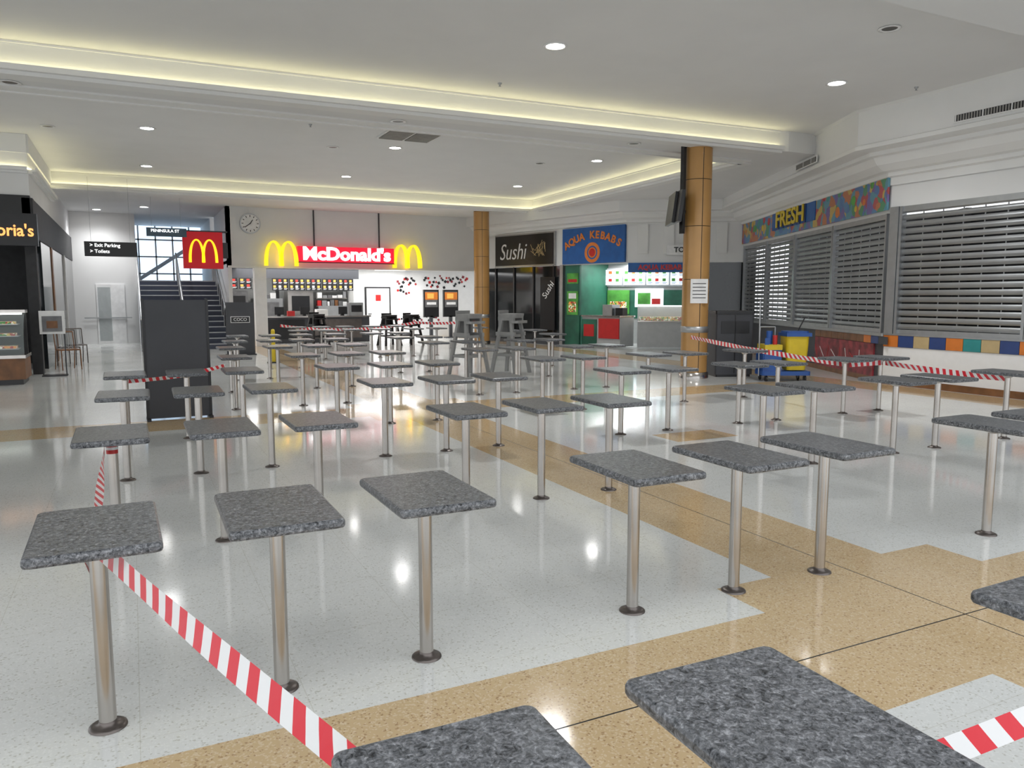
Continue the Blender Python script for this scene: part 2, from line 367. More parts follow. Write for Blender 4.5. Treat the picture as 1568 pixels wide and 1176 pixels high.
# ------------------------------------------------------------------ kebab / sushi angled wall
loc3,rz3,L3=frame(P4,P3)
su=empty("sushi_shop_sign",loc3,rz3)
b=MB(); b.box((0.03,-0.10,2.74),(3.08,-0.02,3.9),'alu'); b.box((0.08,-0.12,2.79),(3.03,-0.10,3.85),'black')
for i in range(26):
    a=random.uniform(-1.1,1.1); r=random.uniform(0.12,0.34); cx=2.35+random.uniform(-0.35,0.35); cz=3.15+random.uniform(-0.1,0.25)
    T=Matrix.Translation((cx,-0.125,cz))@Matrix.Rotation(a,4,'Y'); b.box((-0.009,-0.004,0),(0.009,0.0,r),'tantile',T)
b.obj("sign_board",parent=su)
text("sign_letters","Sushi",0.82,'shopwhite',(1.0,-0.13,3.25),ext=0.01,off=-0.006,parent=su,sx=0.82,shear=0.25)
kb=empty("kebab_shop_sign",loc3,rz3)
b=MB(); b.box((3.45,-0.10,2.75),(6.12,-0.02,3.92),'bluesign')
def ring(b,cx,cz,r0,r1,y,k,n=28):
    vs=[]; 
    for r in(r0,r1):
        for i in range(n): t=2*math.pi*i/n; vs.append((cx+r*math.cos(t),y,cz+r*math.sin(t)))
    b.add(vs,[(i,(i+1)%n,n+(i+1)%n,n+i) for i in range(n)],k)
ring(b,4.78,3.1,0.22,0.33,-0.104,'orange'); ring(b,4.78,3.1,0.0,0.13,-0.104,'red'); ring(b,4.78,3.1,0.13,0.17,-0.104,'orange')
b.obj("sign_board",parent=kb)
word="AQUA KEBABS"
for i,ch in enumerate(word):
    if ch==' ': continue
    t=(i-5)/5.0; x=4.78+t*1.12; z=3.66-0.30*t*t; 
    text("sign_letter",ch,0.33,'orange',(x,-0.11,z),rot=(math.pi/2,0.5*t,0),ext=0.008,off=0.012,parent=kb)
b=MB(); b.box((-0.6,0.05,0),(3.3,0.12,2.74),'darkglass'); b.box((-0.6,0,0),(3.3,0.05,0.12),'char')
for x in (-0.1,0.9,1.9,2.9): b.box((x,0.0,0),(x+0.06,0.05,2.74),'black')
b.box((3.28,-0.05,0),(3.42,0.2,2.74),'alu')
b.obj("wall_sushi_shop",loc3,rz3)
sb=empty("sushi_banner",loc3,rz3)
b=MB(); b.box((2.35,-0.05,0.5),(3.05,-0.02,2.35),'black'); b.obj("board",parent=sb)
text("letters","Sushi",0.33,'shopwhite',(2.75,-0.06,1.9),rot=(math.pi/2,-0.9,0),parent=sb)
Q1=(14.6,24.4); Q2=(17.6,21.3)
locq,rzq,Lq=frame(Q1,Q2)
b=MB(); b.box((-0.3,0,0),(Lq+1,0.12,3.2),'greyfront'); b.box((0,-0.02,0.9),(Lq,0,1.9),'green'); b.obj("wall_rear_takeaway",locq,rzq)
mb_=empty("menu_board",locq,rzq)
b=MB()
for i in range(5): menu(b,0.12+i*0.83,0.88+i*0.83,-0.12,2.08,2.62,'kE',['leaf','orange','red','leaf'],2,3,'bluesign')
b.box((0.05,-0.06,2.02),(4.3,-0.03,2.68),'alu'); b.obj("boards",parent=mb_)
b=MB(); b.box((1.2,-0.08,1.05),(2.0,-0.03,1.9),'leaf'); b.box((1.3,-0.085,1.15),(1.9,-0.08,1.5),'food'); b.box((2.2,-0.08,1.3),(3.2,-0.03,1.95),'kE'); b.box((2.3,-0.085,1.4),(2.75,-0.08,1.8),'leaf'); b.box((2.8,-0.085,1.4),(3.1,-0.08,1.6),'red'); b.obj("poster",locq,rzq)
b=MB(); b.prism([(12.3+0.3,26.3),(13.35,23.1),(14.1,20.5),(17.6,18.3),(18.5,21),(14.5,25.5)],2.85,2.95,'shopwhite'); b.obj("ceiling_takeaway")
b=MB(); b.box((3.5,0.1,0),(3.56,2.4,2.8),'green'); b.box((3.5,0.0,0.0),(4.15,0.08,2.72),'green')
b.box((3.6,-0.02,1.05),(4.1,0.0,1.85),'leaf'); b.box((3.68,-0.025,1.15),(4.02,-0.02,1.5),'food'); b.box((3.68,-0.025,1.6),(4.02,-0.02,1.78),'paper'); b.box((3.6,-0.02,2.1),(4.1,0.0,2.45),'leaf'); b.box((3.65,-0.025,2.15),(4.05,-0.02,2.25),'red')
b.obj("wall_side_takeaway",loc3,rz3)
b=MB(); b.box((4.2,0.1,0.05),(5.83,0.8,1.0),'greyfront'); b.box((4.15,0.05,1.0),(5.85,0.85,1.05),'steel'); b.box((4.2,0.07,0.08),(4.85,0.1,0.92),'green'); b.box((4.3,0.06,0.35),(4.75,0.07,0.75),'red'); b.box((4.95,0.06,0.3),(5.8,0.1,0.95),'red'); b.box((5.0,0.2,1.05),(5.4,0.6,1.4),'alu'); b.box((5.5,0.25,1.05),(5.8,0.5,1.3),'black')
b.obj("service_counter",loc3,rz3)
loc4,rz4,L4=frame(P3,P2)
b=MB(); b.box((0.35,0.15,0.05),(1.93,0.85,0.86),'greyfront'); b.box((0.35,0.13,0.86),(1.93,0.87,0.9),'steel'); b.box((0.4,0.25,0.9),(1.9,0.8,1.02),'food')
b.box((0.35,0.14,0.9),(1.93,0.16,1.35),'glass'); b.box((0.35,0.14,1.35),(1.93,0.8,1.38),'whE'); b.box((0.35,0.82,0.9),(1.93,0.84,1.35),'alu')
b.obj("glass_display_counter",loc4,rz4)
b=MB(); b.box((0.02,-0.05,2.42),(1.95,-0.002,2.72),'bluesign'); o=b.obj("takeaway_fascia_board",loc4,rz4)
text("fascia_letters","AQUA KEBAB",0.22,'red',(1.0,-0.06,2.57),rot=(math.pi/2,0,0),off=0.008,parent=o)
b=MB(); b.box((2.0,0.05,0),(L4+0.4,0.15,2.75),'darkglass'); b.box((1.95,-0.02,0),(2.2,0.15,2.75),'cornice'); b.box((0,0.0,2.72),(L4+0.4,0.2,4.6),'wall')
for i in range(4): b.box((0.3+i*0.8,-0.07,3.0),(0.62+i*0.8,0,3.9),'cornice'); 
b.obj("wall_far_right",loc4,rz4)
tq=empty("tenancy_sign",loc4,rz4); b=MB(); b.box((1.2,-0.16,2.95),(2.3,-0.09,3.25),'paper'); b.obj("board",parent=tq)
text("letters","TOP Q",0.22,'black',(1.75,-0.17,3.1),parent=tq,off=0.006)
b=MB(); b.box((-0.9,0,2.72),(L3,0.25,4.6),'wall'); b.obj("wall_far_angled",loc3,rz3)
# ------------------------------------------------------------------ back wall (burger counter)
b=MB()
b.box((2.9,27,2.62),(12.2,27.3,4.6),'wall'); b.box((2.9,27,0),(3.02,31,4.6),'wall'); b.box((3.72,26.98,0),(4.1,27.35,2.62),'shopwhite')
b.box((2.9,26.97,2.62),(12.0,27.0,2.68),'cornice')
b.box((5.70,26.95,3.4),(5.74,27,4.6),'char'); b.box((7.99,26.95,3.4),(8.03,27,4.6),'char')
b.obj("wall_back")
b=MB()
b.box((2.9,32.5,0),(8.15,32.6,2.8),'greyfront'); b.box((8.15,31,0),(14.5,31.1,2.8),'shopwhite'); b.box((8.1,31,0),(8.15,32.6,2.8),'shopwhite'); b.box((3.02,27.3,0),(3.05,32.6,2.8),'shopwhite')
b.obj("wall_kitchen")
b=MB(); b.box((2.9,27.3,2.75),(14.5,32.6,2.85),'shopwhite'); b.obj("ceiling_kitchen")
for (x,y) in [(4.2,28.4),(6.6,28.4),(9.0,28.6),(11.5,28.6),(4.6,30.6),(7.0,30.6),(9.4,30.0)]:
    b=MB(); b.box((-0.6,-0.3,-0.03),(0.6,0.3,0),'panel'); b.box((-0.63,-0.33,-0.02),(0.63,0.33,-0.001),'lid'); b.obj("ceiling_light_panel",(x,y,2.75))
b=MB()
for i in range(3): menu(b,3.08+i*0.5,3.52+i*0.5,29.9,1.95,2.35,'black',['sE1','sE2','sE3'],2,2,'sE2')
for i in range(5): menu(b,4.75+i*0.62,5.33+i*0.62,29.9,1.9,2.35,'black',['sE1','sE3','sE2','sE1'],2,3,'sE2')
b.box((3.08,29.98,2.35),(8.05,30.05,2.74),'char')
b.obj("menu_screen_row")
b=MB(); b.box((4.1,28.4,0),(8.0,29.1,0.92),'char'); b.box((4.05,28.35,0.92),(8.05,29.15,0.97),'steel'); b.box((4.3,28.38,0.15),(5.6,28.4,0.85),'black'); b.box((5.9,28.38,0.15),(7.7,28.4,0.85),'steeldark')
for x in (4.6,5.5,6.9): b.box((x,28.6,1.02),(x+0.32,28.66,1.3),'black'); b.box((x+0.1,28.6,0.95),(x+0.2,28.8,1.04),'black')
b.box((7.3,28.5,0.97),(7.8,29.0,1.45),'alu'); b.box((7.35,28.49,1.1),(7.75,28.5,1.35),'black'); b.box((6.1,28.6,0.97),(6.5,29.0,1.2),'paper'); b.box((5.05,28.6,0.97),(5.3,28.8,1.15),'red')
b.obj("service_counter")
b=MB(); b.box((4.3,31.6,0),(5.4,32.4,1.6),'alu'); b.box((5.6,31.6,0),(6.6,32.4,1.9),'steel'); b.box((5.75,31.57,1.1),(6.45,31.6,1.7),'black'); b.box((6.8,31.6,0),(8.0,32.4,1.3),'alu'); b.box((3.1,31.7,0),(4.1,32.4,1.9),'midgrey')
kr=random.Random(5)
for sz in (1.3,1.62,1.95):
    b.box((6.75,31.7,sz-0.03),(8.0,32.3,sz),'steel'); x=6.8
    while x<7.9:
        w_=kr.uniform(0.08,0.2); h_=kr.uniform(0.1,0.26); b.box((x,31.75,sz),(x+w_,32.0,sz+h_),kr.choice(['midgrey','paper','black','brown','alu','red'])); x+=w_+0.03
x=4.35
while x<5.3:
    w_=kr.uniform(0.1,0.22); h_=kr.uniform(0.12,0.4); b.box((x,31.7,1.6),(x+w_,32.0,1.6+h_),kr.choice(['midgrey','alu','black','paper'])); x+=w_+0.03
b.box((3.2,31.66,0.9),(4.0,31.7,1.7),'black'); b.box((4.45,31.57,0.9),(5.25,31.6,1.45),'midgrey')
b.obj("kitchen_equipment")
b=MB(); b.box((8.55,30.92,0),(9.62,30.999,2.07),'black'); b.box((8.61,30.90,0),(9.56,30.92,2.01),'shopwhite'); b.box((8.66,30.86,0.95),(8.8,30.9,1.0),'alu'); b.box((8.98,30.89,1.5),(9.2,30.9,1.75),'red'); b.box((9.0,30.885,1.35),(9.2,30.9,1.48),'paper'); b.obj("door_1")
b=MB()
def conf(cx,cz,w,h,n):
    for i in range(n):
        f=(i+0.5)/n*2-1; x=cx+w*f; z=cz+random.uniform(-h,h); s=random.uniform(0.035,0.055); a=random.uniform(0,1.5)
        T=Matrix.Translation((x,30.985,z))@Matrix.Rotation(a,4,'Y'); b.box((-s,-0.004,-s),(s,0,s),random.choice(['black','black','red','reddark']),T)
conf(10.35,2.25,0.42,0.2,14); conf(12.1,2.3,1.0,0.25,34); conf(10.6,0.75,1.2,0.12,22); conf(10.2,1.9,0.3,0.1,5)
b.obj("confetti_wall_graphic")
for x in (10.9,11.75):
    b=MB(); b.box((-0.06,-0.06,0.03),(0.06,0.06,0.9),'char'); b.prism(rrect(0.5,0.4,0.05),0,0.03,'char')
    b.box((-0.32,-0.06,0.85),(0.32,0.06,1.95),'black'); b.box((-0.27,-0.07,1.25),(0.27,-0.06,1.88),'midgrey'); b.box((-0.27,-0.075,1.55),(0.27,-0.07,1.85),'orange'); b.box((-0.18,-0.08,1.6),(0.1,-0.075,1.8),'sE1'); b.box((-0.2,-0.08,1.35),(0.2,-0.07,1.45),'paper'); b.obj("ordering_kiosk",(x,29.6,0))
def arches(parent,cx,y,z0,w,h,dep,k):
    b=MB(); n=24; st_w=w*0.085
    for s in(-1,1):
        ax=w/4+st_w*0.35; c=cx+s*(w/4-st_w*0.35)
        vs=[]
        for yy in(y,y+dep):
            for i in range(n+1):
                t=math.pi*i/n; ct=math.cos(t); st=max(0,math.sin(t))**0.85
                vs.append((c+ax*ct,yy,z0+h*st))
            for i in range(n+1):
                t=math.pi*i/n; ct=math.cos(t); st=max(0,math.sin(t))**0.85
                vs.append((c+(ax-st_w*1.15)*ct,yy,z0+h*0.93*st))
        m=n+1; fs=[]
        for i in range(n):
            fs.append((i,i+1,m+i+1,m+i)); fs.append((2*m+i,3*m+i,3*m+i+1,2*m+i+1)); fs.append((i,2*m+i,2*m+i+1,i+1)); fs.append((m+i,m+i+1,3*m+i+1,3*m+i))
        fs+= [(0,m,3*m,2*m),(n,2*m+n,3*m+n,m+n)]
        b.add(vs,fs,k)
    return b.obj("golden_arches",parent=parent)
fe=empty("fast_food_fascia_sign",(0,0,0))
b=MB(); b.prism([(5.12,26.72),(8.47,26.72),(8.47,26.97),(5.12,26.97)],2.84,3.36,'redE'); b.box((5.08,26.70,2.81),(8.51,26.73,2.84),'black'); b.obj("sign_board",parent=fe)
text("sign_letters","McDonald's",0.60,'whE',(6.8,26.70,3.10),ext=0.02,off=0.022,parent=fe,sx=1.08)
arches(fe,4.58,26.7,2.69,1.1,0.83,0.2,'yelE'); arches(fe,8.99,26.7,2.69,1.06,0.83,0.2,'yelE')
fe2=empty("projecting_arch_sign",(0,0,0))
b=MB(); b.box((1.55,26.75,2.56),(2.74,26.97,3.72),'redbox'); b.box((1.53,26.74,3.72),(2.9,27.0,3.76),'char'); b.box((2.74,26.8,2.9),(2.9,26.9,3.4),'char'); b.obj("sign_box",parent=fe2)
arches(fe2,2.145,26.72,2.75,0.88,0.74,0.03,'yelE')
ck=MB(); ck.cyl((3.64,26.94,4.06),(3.64,27,4.06),0.33,'alu',36); ck.cyl((3.64,26.93,4.06),(3.64,26.94,4.06),0.29,'paper',36)
for i in range(12):
    T=Matrix.Translation((3.64,26.925,4.06))@Matrix.Rotation(i*math.pi/6,4,'Y'); ck.box((-0.012,0,0.21),(0.012,0.005,0.27),'black',T)
for a,l in((0.6,0.15),(-2.2,0.22)):
    T=Matrix.Translation((3.64,26.92,4.06))@Matrix.Rotation(a,4,'Y'); ck.box((-0.012,0,-0.03),(0.012,0.005,l),'black',T)
ck.obj("wall_clock")
# ------------------------------------------------------------------ corridor & stairs
b=MB()
b.box((-2.0,31,0),(0.1,31.15,4.6),'wall'); b.box((-1.1,30.95,0),(-0.2,31,2.1),'paper'); b.box((-1.05,30.93,0.1),(-0.65,30.95,2.0),'glass'); 
b.box((-1.5,30.9,0.9),(0.0,30.93,0.94),'alu')
b.obj("wall_corridor")
b=MB(); n=13
for i in range(n):
    y0=26.2+i*0.31; z1=(i+1)*0.172
    b.box((0.25,y0,0),(2.78,31.5,z1) if i==n-1 else (2.78,y0+0.32,z1),'stair'); b.box((0.25,y0-0.005,z1-0.03),(2.78,y0+0.04,z1+0.004),'alu')
for x in (0.25,1.5,2.75):
    b.cyl((x,26.1,0.95),(x,30.2,3.2),0.03,'alu',10); 
    for j in range(8):
        f=j/7; y=26.2+f*4.0; b.cyl((x,y,max(0.0,(y-26.2)/0.31*0.172)),(x,y,0.95+2.25*(y-26.1)/4.1),0.015,'alu',8)
b.obj("staircase")
b=MB(); b.box((-0.3,35.9,2.0),(3.2,36.0,4.6),'day')
for x in (-0.3,0.35,1.0,1.65,2.3,3.0): b.box((x,35.8,2.0),(x+0.06,35.9,4.6),'alu')
for z in (2.6,3.3,4.0): b.box((-0.3,35.8,z),(3.2,35.9,z+0.06),'alu')
T=Matrix.Translation((0.2,35.7,2.2))@Matrix.Rotation(-0.6,4,'Y'); b.box((0,0,0),(3,0.1,0.15),'paper',T)
b.obj("window_1")
b=MB(); b.box((0.1,31,0),(0.24,36,4.6),'wall'); b.box((2.8,31.5,0),(2.95,36,4.6),'wall'); b.box((0,31.6,2.0),(3,36,2.23),'char'); b.obj("wall_stairwell")
def hang(name,x0,x1,y,z0,z1,lines,k='black'):
    e=empty(name); b=MB(); b.box((x0,y,z0),(x1,y+0.12,z1),k); 
    for x in (x0+0.15,x1-0.15): b.cyl((x,y+0.06,z1),(x,y+0.06,ZS),0.004,'alu',6)
    b.obj("board",parent=e)
    for i,l in enumerate(lines): text("letters",l,0.12,'whE',(x0+0.12,y-0.005,z1-0.09-i*0.15),parent=e,ext=0.002,align='LEFT',off=0.001)
hang("hanging_directory_sign",-0.98,0.2,22,2.66,3.02,["> Exit Parking","> Toilets"])
hang("hanging_wayfinding_sign",0.5,1.6,25.5,3.45,3.7,["PENINSULA ST"],'bluegrey')
# ------------------------------------------------------------------ left cafe
b=MB(); b.box((-9,19.15,2.75),(-1.8,19.3,3.75),'black'); b.box((-9,22.5,0),(-1.9,22.6,3.7),'dark')
b.box((-1.95,19.15,0),(-1.75,19.4,3.7),'dark'); b.box((-1.9,19.4,2.9),(-1.76,31,3.7),'dark'); b.box((-1.9,20.6,0),(-1.78,23,2.9),'darkglass'); b.box((-1.9,23,0),(-1.76,23.3,2.9),'brown'); b.box((-1.9,23.3,0),(-1.78,31,2.9),'darkglass'); b.box((-1.9,27,0),(-1.74,27.2,2.9),'wall')
b.obj("wall_left")
cs=empty("cafe_sign"); b=MB(); b.box((-4.2,18.95,2.7),(-1.68,19.1,3.36),'black'); b.obj("board",parent=cs)
text("letters","Gloria's",0.34,'orE',(-1.74,18.93,3.0),off=0.006,parent=cs,align='RIGHT',sx=0.9)
b=MB()
b.box((-6,17.0,0.1),(-1.85,17.9,0.5),'brown'); b.box((-6,17.05,0),(-1.9,17.9,0.1),'black'); b.box((-6,16.95,0.5),(-1.83,17.9,0.56),'steel')
n=8; vs=[]
for xx in(-6,-1.85):
    for i in range(n+1):
        a=math.pi/2*i/n; vs.append((xx,17.55-0.55*math.cos(a),0.56+0.78*math.sin(a)))
b.add(vs,[(i,i+1,n+1+i+1,n+1+i) for i in range(n)],'glass',True)
b.box((-6,17.5,1.34),(-1.85,17.9,1.4),'steel'); b.box((-6,17.6,0.56),(-1.85,17.65,1.34),'dark'); b.box((-6,17.45,1.31),(-1.9,17.5,1.34),'cab')
for z in (0.66,0.9,1.12): b.box((-5.9,17.15,z),(-1.95,17.6,z+0.015),'alu'); b.box((-5.8,17.2,z+0.015),(-2.0,17.5,z+0.06),'food')
b.obj("curved_glass_display_counter")
def chair(name,loc,rz,k='steeldark'):
    b=MB()
    for x in(-0.2,0.2):
        b.cyl((x,-0.2,0),(x,-0.17,0.45),0.012,k,8); b.cyl((x,0.24,0),(x,0.17,0.45),0.012,k,8); b.cyl((x,0.17,0.45),(x,0.25,0.85),0.012,k,8)
    b.prism(rrect(0.42,0.4,0.05),0.44,0.465,k)
    for i in range(5): b.cyl((-0.16+0.08*i,0.18,0.47),(-0.16+0.08*i,0.245,0.83),0.008,'alu',6)
    b.cyl((-0.2,0.25,0.85),(0.2,0.25,0.85),0.014,k,8)
    return b.obj(name,loc,rz)
chair("cafe_chair",(-1.35,20.2,0),0.4,'brown'); chair("cafe_chair",(-1.4,21.2,0),0.3,'steeldark'); chair("cafe_chair",(-1.3,22.2,0),0.3,'steeldark')
b=MB(); b.box((-0.23,0,0.88),(0.23,0.03,1.36),'paper'); b.box((-0.18,-0.005,0.93),(0.18,0,1.25),'midgrey'); b.box((-0.1,-0.008,1.0),(0.1,-0.005,1.15),'brown'); b.box((-0.22,0,0),(-0.2,0.03,0.88),'black'); b.box((0.2,0,0),(0.22,0.03,0.88),'black'); b.box((-0.23,-0.12,0),(0.23,0.15,0.03),'black'); b.obj("menu_display_stand",(-1.5,18.6,0))
# ------------------------------------------------------------------ pillars
def pillar(x,y,r):
    b=MB()
    b.lathe((0,0),[(r+0.03,0),(r+0.03,0.12),(r+0.005,0.13)],'steel',40)
    b.lathe((0,0),[(r,0.13),(r,0.93)],'gold',40); b.lathe((0,0),[(r,0.93),(r+0.012,0.935),(r+0.012,1.05),(r,1.055)],'alu',40)
    prev=1.055
    for s in (2.0,3.05,3.96,ZS-0.005):
        b.lathe((0,0),[(r,prev),(r,s-0.012)],'gold',40); b.lathe((0,0),[(r,s-0.012),(r-0.012,s-0.01),(r-0.012,s),(r,s+0.002)],'joint',40); prev=s
    for a in (-1.9,1.2): 
        b.box((r*math.cos(a)-0.005,r*math.sin(a)-0.005,0.13),(r*math.cos(a)+0.005,r*math.sin(a)+0.005,ZS-0.05),'joint')
    return b.obj("pillar",(x,y,0))
pillar(10.27,12.45,0.265); pillar(11.02,24.8,0.27)
b=MB(); b.box((0.06,-0.05,2.9),(0.12,0.05,4.6),'black')
for s,yy,a in((-1,-0.14,0.5),(1,0.12,-0.1)):
    T=Matrix.Translation((-0.13+0.05*s,yy,3.38))@Matrix.Rotation(math.radians(62)+a*0.15,4,'Z')@Matrix.Rotation(0.12,4,'X'); b.box((-0.42,-0.04,-0.3),(0.42,0.03,0.3),'black',T); b.box((-0.39,-0.045,-0.27),(0.39,-0.04,0.27),'darkglass',T)
b.box((-0.15,-0.03,3.3),(0.15,0.03,3.36),'black'); b.obj("wall_mounted_television",(9.84,12.5,0))
b=MB(); T=Matrix.Rotation(math.radians(-30),4,'Z'); b.box((-0.17,-0.30,1.52),(0.17,-0.275,2.0),'paper',T)
for i in range(5): b.box((-0.13,-0.303,1.62+i*0.07),(0.13,-0.3,1.635+i*0.07),'black',T)
b.obj("pillar_notice",(10.30,12.45,0))
# ------------------------------------------------------------------ freestanding boards, bins
b=MB(); b.box((-0.40,-0.05,0.02),(0.40,0.05,1.6),'char'); b.box((-0.41,-0.06,0),(-0.38,0.06,1.62),'black'); b.box((0.38,-0.06,0),(0.41,0.06,1.62),'black'); b.box((-0.41,-0.18,0),(-0.36,0.18,0.03),'black'); b.box((0.36,-0.18,0),(0.41,0.18,0.03),'black'); b.obj("partition_screen",(0.52,11.3,0),0.02)
sg=empty("freestanding_notice_board",(2.76,23.2,0)); b=MB(); b.box((-0.38,-0.04,0.03),(0.38,0.04,1.5),'char'); b.box((-0.4,-0.2,0),(0.4,0.2,0.03),'black'); b.box((-0.26,-0.045,0.92),(0.26,-0.04,1.1),'paper'); b.box((-0.245,-0.047,0.935),(0.245,-0.045,1.085),'black'); b.obj("board",parent=sg); text("letters","COCO",0.12,'paper',(0,-0.05,1.01),parent=sg)
b=MB(); b.prism(rrect(0.8,0.75,0.04),0.05,1.3,'char'); b.prism(rrect(0.84,0.79,0.04),1.3,1.36,'black'); b.box((-0.3,-0.385,0.9),(0.3,-0.37,1.15),'black'); b.box((-0.01,-0.385,0.08),(0.01,-0.37,1.28),'black'); b.prism(rrect(0.74,0.7,0.04),0,0.05,'black'); b.obj("waste_bin_cabinet",(11.25,12.55,0),-0.35)
b=MB()
b.prism(rrect(0.95,0.5,0.05),0.12,0.2,'blue'); b.box((-0.46,-0.22,0.2),(-0.1,0.22,0.62),'blue'); b.box((-0.44,-0.25,0.62),(-0.1,0.22,0.72),'yellow'); b.box((-0.44,-0.24,0.25),(-0.36,-0.22,0.85),'blue')
b.loft([[(0.22+x*s,y*s,z) for x,y in rrect(0.46,0.42,0.08)] for s,z in((0.8,0.22),(0.95,0.6),(1.0,0.88))],'yellow')
b.box((-0.02,-0.24,0.88),(0.47,0.24,0.95),'blue'); b.prism([(x+0.22,y) for x,y in rrect(0.44,0.4,0.06)],0.95,0.98,'blue')
for x in (-0.4,-0.1): b.cyl((x,0.2,0.2),(x,0.2,1.05),0.015,'alu',8)
b.cyl((-0.4,0.2,1.05),(-0.1,0.2,1.05),0.015,'alu',8); b.cyl((-0.5,-0.1,0.1),(-0.5,-0.05,1.58),0.013,'alu',8); b.cyl((0.3,0.15,0.9),(0.45,0.1,1.25),0.012,'black',8)
b.cyl((-0.28,0,0.7),(-0.28,0,0.98),0.06,'blue',12); b.cyl((-0.2,-0.1,0.7),(-0.2,-0.1,0.9),0.045,'red',12)
for x in(-0.38,0.38):
    for y in(-0.18,0.18): b.cyl((x-0.015,y,0.06),(x+0.015,y,0.06),0.06,'black',14)
b.obj("cleaning_trolley",(11.5,11.25,0),-0.45)
b=MB(); b.cyl((0,0,0.03),(0,0,0.8),0.05,'yellow',16); b.cyl((0,0,0),(0,0,0.03),0.16,'black',20); b.lathe((0,0),[(0.05,0.8),(0.035,0.84),(0.0,0.85)],'yellow',16); b.obj("yellow_bollard",(3.15,20.0,0))
def high_chair(loc,rz,k,H=1.28):
    b=MB(); s=H
    for sx in(-1,1):
        for sy in(-1,1):
            p0=Vector((sx*0.30,sy*0.30,0)); p1=Vector((sx*0.17,sy*0.12,s*0.86)); w=0.028
            b.loft([[(p.x-w,p.y-w*1.3,p.z),(p.x+w,p.y-w*1.3,p.z),(p.x+w,p.y+w*1.3,p.z),(p.x-w,p.y+w*1.3,p.z)] for p in(p0,p1)],k)
        b.box((sx*0.20-0.03,-0.24,s*0.60),(sx*0.20+0.03,0.24,s*0.66),k); b.box((sx*0.17-0.03,-0.20,s*0.84),(sx*0.17+0.03,0.20,s*0.90),k)
        b.box((sx*0.25-0.02,-0.24,s*0.28),(sx*0.25+0.02,0.24,s*0.32),k)
    b.box((-0.25,-0.25,s*0.28),(0.25,-0.21,s*0.32),k); b.box((-0.25,0.21,s*0.28),(0.25,0.25,s*0.32),k)
    b.prism(rrect(0.36,0.34,0.06),s*0.58,s*0.62,k); b.loft([[(x*q,y*0.12+0.19,z) for x,y in rrect(0.36,0.34,0.05)] for q,z in((0.9,s*0.6),(1.0,s*0.8),(1.05,s*1.0))],k)
    b.prism([(x,y-0.2) for x,y in rrect(0.46,0.22,0.07)],s*0.80,s*0.84,k)
    b.loft([[(x,y-0.02,z) for x,y in rrect(0.40*q,0.40*q,0.06)] for q,z in((1,s*0.88),(1.06,s*0.93),(1.06,s*0.95))],k)
    return b.obj("high_chair",loc,rz)
high_chair((6.36,15.0,0),0.3,'greyplastic',1.36); high_chair((7.35,15.0,0),0.55,'greyplastic',1.36)
high_chair((5.5,25.9,0),0.3,'black',1.15); high_chair((7.9,25.6,0),0.2,'black',1.1); high_chair((8.75,25.8,0),0.5,'black',1.1)
# ------------------------------------------------------------------ dining tables
b=MB()
TH=0.787; w,d=0.425,0.635
rings=[]
for ins,z in((0.012,TH-0.038),(0.003,TH-0.034),(0,TH-0.026),(0,TH-0.012),(0.003,TH-0.004),(0.010,TH)):
    rings.append([(x,y,z) for x,y in rrect(w-2*ins,d-2*ins,0.022)])
b.loft(rings,'granite')
b.box((-0.13,-0.02,TH-0.046),(0.13,0.02,TH-0.0385),'steeldark'); b.box((-0.02,-0.2,TH-0.052),(0.02,0.2,TH-0.0385),'steeldark')
b.lathe((0,0),[(0.055,TH-0.05),(0.055,TH-0.06),(0.032,TH-0.075)],'steel',24)
b.cyl((0,0,0.008),(0,0,TH-0.05),0.031,'steel',28,cap=False)
b.lathe((0,0),[(0.068,0),(0.067,0.006),(0.055,0.012),(0.034,0.016),(0.031,0.03)],'steeldark',28)
tm=b.mesh("dining_table")
rows={1.04:[.495,1.15,2.36],3.19:[-.155,.495,1.14,2.28,2.94,3.62,5.25,5.92],5.40:[-.155,.495,1.14,2.26,2.93,3.58,5.3,5.95,7.15,7.81,9.05],
 7.6:[-.1,.5,1.15,2.28,2.95,3.58,5.18,5.88,7.03,7.68,8.97,9.69],9.6:[-.1,.52,1.15,2.28,2.95,3.6,5.2,5.88,7.05,7.74,8.97],
 11.8:[1.3,2.28,2.95,3.6,5.2,5.88,7.05,7.74],14.0:[1.5,2.28,2.95,3.6,5.2,5.88,7.05,7.74],16.1:[1.8,2.45,3.1,3.8,5.2,5.88,9.0],18.3:[2.1,2.8,3.5,4.3,5.2,5.88,9.0,9.7],20.6:[3.9,4.6,5.3,6.1,7.05,7.74,9.0],22.9:[4.3,5.0,5.7,6.5,7.3]}
for y,xs_ in rows.items():
    for x in xs_:
        o=bpy.data.objects.new("dining_table",tm); COL.objects.link(o); o.location=(x+random.uniform(-.01,.01),y+random.uniform(-.015,.015),0); o.rotation_euler=(0,0,random.uniform(-0.02,0.02))
